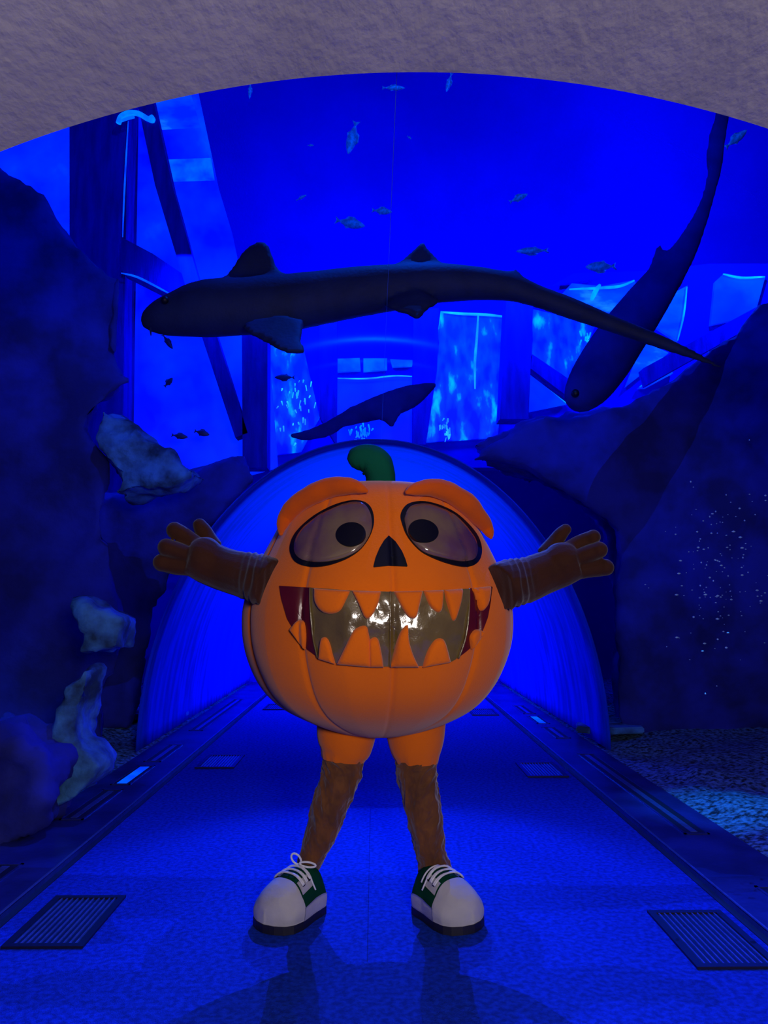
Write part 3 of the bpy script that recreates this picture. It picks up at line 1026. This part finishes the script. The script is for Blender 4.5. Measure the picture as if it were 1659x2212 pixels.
mouth = patch('mouth', [zpx(p) for p in mid_poly], 'mouth', person, off=0.006, n=120, K=24, curve=False, fold=0.012)
patch('mouth_corner', [zpx(p) for p in left_poly], 'mouth_red', mouth, off=0.006, curve=False, fold=0.004)['label'] = 'dark red mouth corner'
patch('mouth_corner', [zpx(p) for p in right_poly[1:]], 'mouth_red', mouth, off=0.006, curve=False, fold=0.004)['label'] = 'dark red mouth corner'
for pts in ([(385, 728), (386, 830), (394, 950), (408, 1060), (432, 1163)], [(1368, 735), (1368, 830), (1360, 950), (1340, 1060), (1302, 1166)], [(882, 752), (882, 900), (880, 1080), (880, 1218)]):
    bm = bmesh.new()
    c = [hit(*zpx(p)) for p in catmull(pts, 6, False)]
    tube(bm, [q + n * 0.010 for q, n in c], 0.0035, 8)
    obj('seam', bm, M['mouth'], mouth)
teeth = [[(408, 733), (412, 810), (450, 870), (510, 890), (570, 870), (610, 800), (632, 748)],
         [(645, 748), (690, 840), (718, 905), (742, 920), (775, 890), (808, 820), (824, 752)],
         [(900, 752), (940, 830), (978, 890), (1005, 915), (1040, 910), (1062, 830), (1080, 748)],
         [(1085, 748), (1120, 830), (1160, 875), (1185, 880), (1200, 850), (1208, 743)],
         [(1212, 743), (1235, 830), (1258, 920), (1275, 935), (1290, 900), (1315, 810), (1326, 735)],
         [(1388, 731), (1410, 800), (1430, 860), (1450, 870), (1475, 840), (1490, 780), (1496, 720)],
         [(262, 985), (300, 940), (330, 930), (350, 950), (362, 1040), (356, 1112)],
         [(438, 1170), (450, 1060), (465, 1037), (490, 1045), (515, 1100), (540, 1202)],
         [(550, 1204), (600, 1100), (650, 1000), (690, 970), (730, 965), (745, 1000), (760, 1100), (762, 1222)],
         [(756, 1222), (752, 1070), (768, 1042), (790, 1037), (810, 1060), (828, 1140), (840, 1222)],
         [(883, 1222), (905, 1110), (940, 1010), (975, 965), (990, 965), (995, 1050), (1020, 1140), (1058, 1222)],
         [(1082, 1222), (1110, 1130), (1150, 1060), (1190, 1042), (1215, 1060), (1235, 1120), (1252, 1190)],
         [(1382, 1108), (1375, 1040), (1395, 1000), (1420, 987), (1456, 1000)]]
for tp in teeth:
    c = catmull([zpx(p) for p in tp], 5, False)
    patch('tooth', c, 'orange', mouth, off=0.013, dome=0.014, depth=0.022, n=48, K=6, curve=False)
# eyes
eyes = [
    ([(256, 470), (262, 520), (290, 565), (350, 592), (430, 597), (520, 580), (620, 540), (700, 482), (755, 402), (780, 320), (772, 250), (742, 205), (690, 183), (620, 185), (520, 215), (420, 268), (340, 330), (280, 400)],
     [(284, 480), (298, 525), (345, 557), (430, 568), (520, 560), (610, 534), (695, 484), (750, 404), (766, 345), (760, 275), (728, 218), (680, 196), (615, 200), (520, 235), (430, 285), (350, 345), (298, 412)],
     (642, 410, 90, 72, -8)),
    ([(946, 270), (955, 325), (985, 400), (1040, 470), (1100, 517), (1200, 562), (1300, 591), (1370, 596), (1420, 575), (1447, 530), (1450, 470), (1425, 400), (1370, 330), (1290, 260), (1200, 215), (1110, 190), (1040, 190), (980, 212)],
     [(970, 292), (976, 335), (992, 397), (1045, 468), (1105, 512), (1200, 540), (1300, 561), (1360, 562), (1405, 545), (1422, 500), (1415, 440), (1380, 380), (1310, 300), (1230, 245), (1140, 213), (1060, 208), (1000, 228)],
     (1078, 390, 90, 69, 14))]
for outer, inner, pu in eyes:
    e = patch('eye', [zpx(p) for p in outer], 'black', person, off=0.006, depth=0.02, n=96, K=10)
    patch('eye_lens', [zpx(p) for p in inner], 'lens', e, off=0.009, dome=0.014, depth=0.02, n=96, K=14, fold=0.004)
    ca, sa = math.cos(math.radians(pu[4])), math.sin(math.radians(pu[4]))
    el = [(pu[0] + pu[2] * math.cos(t) * ca - pu[3] * math.sin(t) * sa, pu[1] + pu[2] * math.cos(t) * sa + pu[3] * math.sin(t) * ca) for t in [2 * PI * k / 40 for k in range(40)]]
    patch('pupil', [zpx(p) for p in el], 'black', e, off=0.026, depth=0.012, n=64, K=6, curve=False)
nose = [(872, 402), (915, 440), (955, 500), (976, 550), (990, 595), (870, 590), (776, 599), (790, 540), (815, 480), (845, 430)]
patch('nose', [zpx(p) for p in nose], 'black', person, off=0.006, depth=0.02, n=80, K=8, curve=False)
# padded brows
for path in ([(236, 420, 10), (240, 370, 30), (262, 310, 44), (320, 245, 53), (420, 180, 57), (530, 136, 54), (630, 130, 46), (700, 145, 32), (748, 164, 9)],
             [(968, 172, 9), (1015, 150, 32), (1090, 138, 46), (1190, 152, 56), (1290, 205, 60), (1375, 280, 57), (1432, 355, 45), (1462, 410, 30), (1472, 440, 10)]):
    c = catmull(path, 6, False)
    pts, rad = [], []
    for x, y, r in c:
        X, Y = zpx((x, y))
        q, nn = hit(X, Y)
        pts.append(q + nn * 0.035)
        rr = r * 570 / 1659 * SCL
        rad.append((rr * 0.85, rr * 1.06))
    # even out the depth along the brow
    for _ in range(4):
        pts = [pts[0]] + [(pts[i - 1] + pts[i] * 2 + pts[i + 1]) / 4 for i in range(1, len(pts) - 1)] + [pts[-1]]
    bm = bmesh.new()
    tube(bm, pts, rad, 24)
    o = obj('eyebrow', bm, M['brow'], person)
    roughen(o, 0.004, 12)
# stem
stem_c = [(824, 1075, 36), (823, 1050, 34), (821, 1025, 33), (812, 1002, 36), (795, 991, 33), (776, 991, 29), (763, 996, 22), (755, 1000, 11)]
c = catmull(stem_c, 6, False)
bm = bmesh.new()
pts = [P(x, y, YC) for x, y, r in c]
tube(bm, pts, [r * SCL for x, y, r in c], 28, prof=lambda t, th: 1 + 0.03 * math.cos(5 * th))
o = obj('stem', bm, M['green'], person)
roughen(o, 0.004, 14)


# arms: sleeve and mitten in one surface
def limb(bm, pts, Y):
    """chain of px points (x, y, r px, dY)"""
    c = catmull(pts, 5, False)
    p = [P(x, y, Y + dy) for x, y, r, dy in c]
    tube(bm, p, [max(r, 2) * SCL * (Y + dy) / YC for x, y, r, dy in c], 18, up=Vector((0.1, 1, 0.2)))


YA = YC - 0.14
for side, chain, palm, fingers in (
        ('left', [(588, 1261, 52, -0.195), (579, 1257, 54, -0.18), (556, 1249, 54, -0.12), (520, 1240, 50, -0.08), (480, 1228, 47, -0.05), (440, 1212, 45, -0.05), (412, 1202, 40, -0.06)],
         [(452, 1212, 44, -0.05), (436, 1205, 46, -0.06), (422, 1200, 40, -0.06), (412, 1198, 30, -0.06)],
         [[(428, 1178, 18, -0.05), (402, 1161, 18, -0.05), (384, 1149, 18, -0.06), (377, 1146, 17, -0.07)],
          [(418, 1202, 19, -0.07), (390, 1192, 19.5, -0.09), (368, 1184, 19.5, -0.10), (360, 1182, 18, -0.11)],
          [(422, 1226, 19, -0.06), (390, 1223, 20, -0.07), (358, 1217, 19.5, -0.07), (350, 1216, 18, -0.08)],
          [(462, 1185, 22, 0.02), (446, 1160, 19, 0.03), (434, 1140, 17, 0.02), (431, 1134, 14, 0.02)]]),
        ('right', [(1079, 1270, 51, -0.195), (1088, 1266, 53, -0.18), (1110, 1258, 52, -0.12), (1140, 1252, 49, -0.08), (1180, 1236, 46, -0.05), (1215, 1222, 45, -0.05), (1245, 1212, 40, -0.06)],
         [(1203, 1222, 44, -0.05), (1218, 1215, 46, -0.06), (1232, 1210, 40, -0.06), (1243, 1208, 30, -0.06)],
         [[(1225, 1188, 17.5, -0.05), (1252, 1173, 17.5, -0.05), (1274, 1163, 17, -0.06), (1281, 1161, 16, -0.07)],
          [(1238, 1209, 18.5, -0.07), (1266, 1198, 19, -0.09), (1288, 1190, 18.5, -0.10), (1295, 1188, 17, -0.11)],
          [(1235, 1237, 19, -0.06), (1270, 1230, 19, -0.07), (1300, 1226, 18.5, -0.07), (1307, 1225, 17, -0.08)],
          [(1180, 1200, 22, 0.02), (1198, 1172, 18, 0.03), (1214, 1152, 15, 0.02), (1222, 1144, 12, 0.02)]])):
    bm = bmesh.new()
    limb(bm, chain, YA)
    limb(bm, palm, YA)
    for f in fingers:
        c = catmull(f, 4, False)
        for a, b in zip(c, c[1:]):
            pass
        limb(bm, f, YA)
        x, y, r, dy = f[-1]
        bmesh.ops.create_uvsphere(bm, u_segments=16, v_segments=10, radius=r * SCL * 1.04, matrix=Matrix.Translation(P(x, y, YA + dy)))
    bmesh.ops.triangulate(bm, faces=bm.faces)
    o = obj('arm', bm, M['dbrown'], person)
    remesh(o, 0.006, 3, 0.5)
    # wrinkles near the shoulder
    me = o.data
    s0 = P(chain[1][0], chain[1][1], YA)
    sx = -1 if side == 'left' else 1
    nv = [v.normal.copy() for v in me.vertices]
    for v, n in zip(me.vertices, nv):
        u = (v.co.x - s0.x) * sx
        wv = math.exp(-((u - 0.03) / 0.06) ** 2)
        v.co += n * (0.0035 * wv * math.sin(u * 200 + v.co.z * 25 + 3 * noise.noise(v.co * 9)) + 0.004 * noise.noise(v.co * 13))
    me.update()

# shorts, trouser legs
def cloth_tube(name, pts, m, Y, n_seg=72, per=12, fold=0.0, kind='trouser', flat=0.95, seed=0):
    c = catmull(pts, per, False)
    p = [P(x, y, Y + dy) for x, y, r, dy in c]
    bm = bmesh.new()
    nn = len(c)

    def prf(t, th):
        if kind == 'trouser':
            n1 = noise.noise(Vector((math.cos(th) * 1.1, math.sin(th) * 1.1, t * 8.5 + 1.1 * math.cos(th * 1 + seed) + seed)))
            n2 = noise.noise(Vector((math.cos(th) * 2.0, math.sin(th) * 2.0, t * 20 + 1.6 * math.cos(th + seed * 2) + seed)))
            return 1 + fold * ((0.5 - min(1, abs(n1) * 3.0)) * 0.7 + (0.5 - min(1, abs(n2) * 3.0)) * 0.35)
        g = math.sin(th * 15 + 1.5 * math.sin(th * 3)) * 0.5 + 0.5 * math.sin(th * 9 + 2)
        return 1 + fold * g * max(0, (t - 0.45) / 0.55) ** 1.5 + 0.012 * noise.noise(Vector((math.cos(th) * 2, math.sin(th) * 2, t * 4 + seed)))
    tube(bm, p, [(r * SCL * flat, r * SCL) for x, y, r, dy in c], n_seg, prof=prf)
    return obj(name, bm, M[m], person)


YL = YC + 0.0
cloth_tube('trouser_leg', [(744, 1600, 40, 0.0), (743, 1640, 43, 0.0), (735, 1680, 42, -0.01), (716, 1730, 38, -0.02), (700, 1780, 34.5, -0.02), (682, 1830, 29, -0.01), (664, 1872, 24, 0.0), (658, 1896, 24, 0.02), (654, 1920, 22, 0.04)],
           'brown', YL, fold=0.12, n_seg=140, per=26, seed=1)
cloth_tube('trouser_leg', [(898, 1605, 40, 0.0), (899, 1645, 43, 0.0), (902, 1685, 42, -0.01), (912, 1735, 38, -0.02), (921, 1790, 36, -0.02), (931, 1840, 32, -0.01), (940, 1880, 34, 0.0), (943, 1900, 32, 0.02), (945, 1922, 24, 0.04)],
           'brown', YL, fold=0.12, n_seg=140, per=26, seed=5)
for pts, sd in (([(752, 1520, 62, 0), (750, 1560, 64, 0), (748, 1590, 62, 0), (746, 1615, 56, 0), (743, 1632, 49, 0), (742, 1641, 45, 0)], 1),
                ([(896, 1520, 62, 0), (897, 1560, 64, 0), (898, 1592, 61, 0), (899, 1618, 55, 0), (900, 1637, 48, 0), (900, 1647, 44, 0)], 4)):
    cloth_tube('shorts_leg', pts, 'orange', YL, fold=0.04, kind='gather', seed=sd, flat=0.9)


# shoes
def shoe(center, ang, mirror):
    sh_ = bpy.data.objects.new('shoe', None)
    C.objects.link(sh_)
    sh_.parent = person
    sh_.location = Vector((center.x, center.y, 0)) - wl(person)
    ca, sa = math.cos(ang), math.sin(ang)

    def W(u, v, z):
        v *= mirror
        return Vector((center.x + ca * u - sa * v, center.y + sa * u + ca * v, z))
    NU, NA_ = 56, 40
    prof_w = [(0, 0.0), (0.02, 0.045), (0.08, 0.075), (0.2, 0.082), (0.35, 0.086), (0.5, 0.097), (0.65, 0.106), (0.8, 0.102), (0.9, 0.082), (0.97, 0.043), (1.0, 0.0)]
    prof_h = [(0, 0.07), (0.02, 0.12), (0.1, 0.152), (0.22, 0.165), (0.36, 0.162), (0.5, 0.152), (0.62, 0.142), (0.75, 0.125), (0.88, 0.098), (0.96, 0.072), (1.0, 0.045)]

    def ev(pf, t):
        for (a, b), (c_, d) in zip(pf, pf[1:]):
            if t <= c_:
                k = (t - a) / (c_ - a)
                return b + (d - b) * k
        return pf[-1][1]

    def sm(pf, t):
        return (ev(pf, max(0, t - 0.02)) + 2 * ev(pf, t) + ev(pf, min(1, t + 0.02))) / 4
    LEN = 0.32
    Z0 = 0.028

    def S(t, a):
        """t heel to toe, a 0..pi from one side over the top to the other"""
        wd, hh = sm(prof_w, t), sm(prof_h, t)
        if t < 0.03:
            wd = ev(prof_w, t)
        if t > 0.96:
            wd = ev(prof_w, t)
        cx_, sx_ = math.cos(a), math.sin(a)
        e = 0.75
        v = wd * math.copysign(abs(cx_) ** e, cx_)
        z = Z0 + hh * abs(sx_) ** 0.85
        bulge = 1 + 0.10 * math.sin(min(1, abs(sx_) * 1.6) * PI) * (1 if t > 0.0 else 0)
        return W(-0.15 + LEN * t, v * bulge, z)

    def panel(name, t0, t1, a0, a1, m, off=0.0, nt=30, na=24, par=None):
        bm = bmesh.new()
        g = []
        for i in range(nt + 1):
            row = []
            t = t0 + (t1 - t0) * i / nt
            for j in range(na + 1):
                a = a0(t) + (a1(t) - a0(t)) * j / na
                p = S(t, a)
                if off:
                    q = W(-0.15 + LEN * t, 0, Z0 + 0.05)
                    d = (p - q)
                    d.normalize()
                    p = p + d * off
                row.append(bm.verts.new(p))
            g.append(row)
        for i in range(nt):
            for j in range(na):
                bm.faces.new([g[i][j], g[i][j + 1], g[i + 1][j + 1], g[i + 1][j]])
        bmesh.ops.solidify(bm, geom=bm.faces[:], thickness=0.004)
        return obj(name, bm, M[m], par or sh_)
    up = panel('upper', 0.0, 0.66, lambda t: 0.0, lambda t: PI, 'shoe_green', nt=34, na=44)
    up['label'] = 'green shoe upper'
    tc = panel('toe_cap', 0.62, 1.0, lambda t: 0.0, lambda t: PI, 'white', off=0.004, nt=44, na=44)
    tc['label'] = 'white toe cap'
    for lo, hi in (((lambda t: 0.0), (lambda t: 0.34)), ((lambda t: PI - 0.34), (lambda t: PI))):
        panel('foxing_band', 0.0, 0.64, lo, hi, 'white', off=0.005, nt=30, na=6)['label'] = 'white rubber band'
    # sole
    bm = bmesh.new()
    ol = []
    for i in range(NU + 1):
        t = i / NU
        ol.append((t, 1))
    for i in range(NU - 1, 0, -1):
        ol.append((i / NU, -1))
    pts = []
    for t, s in ol:
        wd = ev(prof_w, t) * 1.04 + 0.002
        pts.append(W(-0.152 + (LEN + 0.006) * t, s * wd, 0.001))
    prism(bm, pts, (0, 0, 0.032))
    obj('sole', bm, M['rubber'], sh_, smooth=False)
    # eyelet panels both sides of the tongue, laces
    for sd in (1, -1):
        a_in, a_out = (PI / 2 - 0.45 * sd, PI / 2 - 0.92 * sd)
        ep = panel('eyelet_panel', 0.33, 0.60, lambda t: a_in, lambda t: a_out, 'white', off=0.006, nt=8, na=6)
        ep['label'] = 'white eyelet panel'
        for t in (0.40, 0.53):
            p = S(t, PI / 2 - 0.66 * sd)
            q = W(-0.15 + LEN * t, 0, Z0 + 0.05)
            d = (p - q).normalized()
            bm = bmesh.new()
            pts = [p + d * (0.004 + 0.004 * k) for k in range(3)]
            tube(bm, pts, 0.0085, 14)
            obj('eyelet', bm, M['black'], ep)
    bm = bmesh.new()

    def on(t, a, off=0.012):
        p = S(t, a)
        q = W(-0.15 + LEN * t, 0, Z0 + 0.05)
        return p + (p - q).normalized() * off
    for t in (0.38, 0.46, 0.54):
        for dt in (-0.012, 0.012):
            c = [on(t + dt * math.sin(k / 10 * PI * 2 if False else (k / 10 - 0.5) * 3), PI / 2 - 0.7 + 1.4 * k / 10) for k in range(11)]
            tube(bm, c, [0.0042] * len(c), 8)
    knot = on(0.34, PI / 2, 0.014)
    if mirror < 0:
        lp = [knot + Vector((-0.006 + 0.021 * math.sin(a) * 0.9 - 0.018 * (1 - math.cos(a)) * 0.5, 0.0, 0.022 * (1 - math.cos(a)))) for a in [2 * PI * k / 16 for k in range(17)]]
        tube(bm, lp, [0.0045] * len(lp), 8)
        lp = [knot + Vector((0.034 * (1 - math.cos(a)), -0.004, 0.004 + 0.010 * math.sin(a) - 0.004 * (1 - math.cos(a)))) for a in [2 * PI * k / 16 for k in range(17)]]
        tube(bm, lp, [0.0045] * len(lp), 8)
    else:
        c = [on(0.34 - 0.05 * k / 8, PI / 2 + 0.9 * k / 8, 0.012) for k in range(9)]
        tube(bm, c, [0.0035] * len(c), 8)
    c = [on(0.36 + 0.02 * math.sin(k / 10 * PI), PI / 2 + 1.05 * k / 10, 0.013) for k in range(11)]
    tube(bm, c, [0.0035] * len(c), 8)
    obj('laces', bm, M['lace'], sh_)
    return sh_


for ax, ay, ang_, mir in ((650, 3.36, -36, -1), (944, 3.35, 36, 1)):
    an = math.radians(-90 + ang_)
    ank = P(ax, 1890, ay + 0.04)
    shoe(Vector((ank.x + 0.05 * math.cos(an), ay, 0)), an, mir)
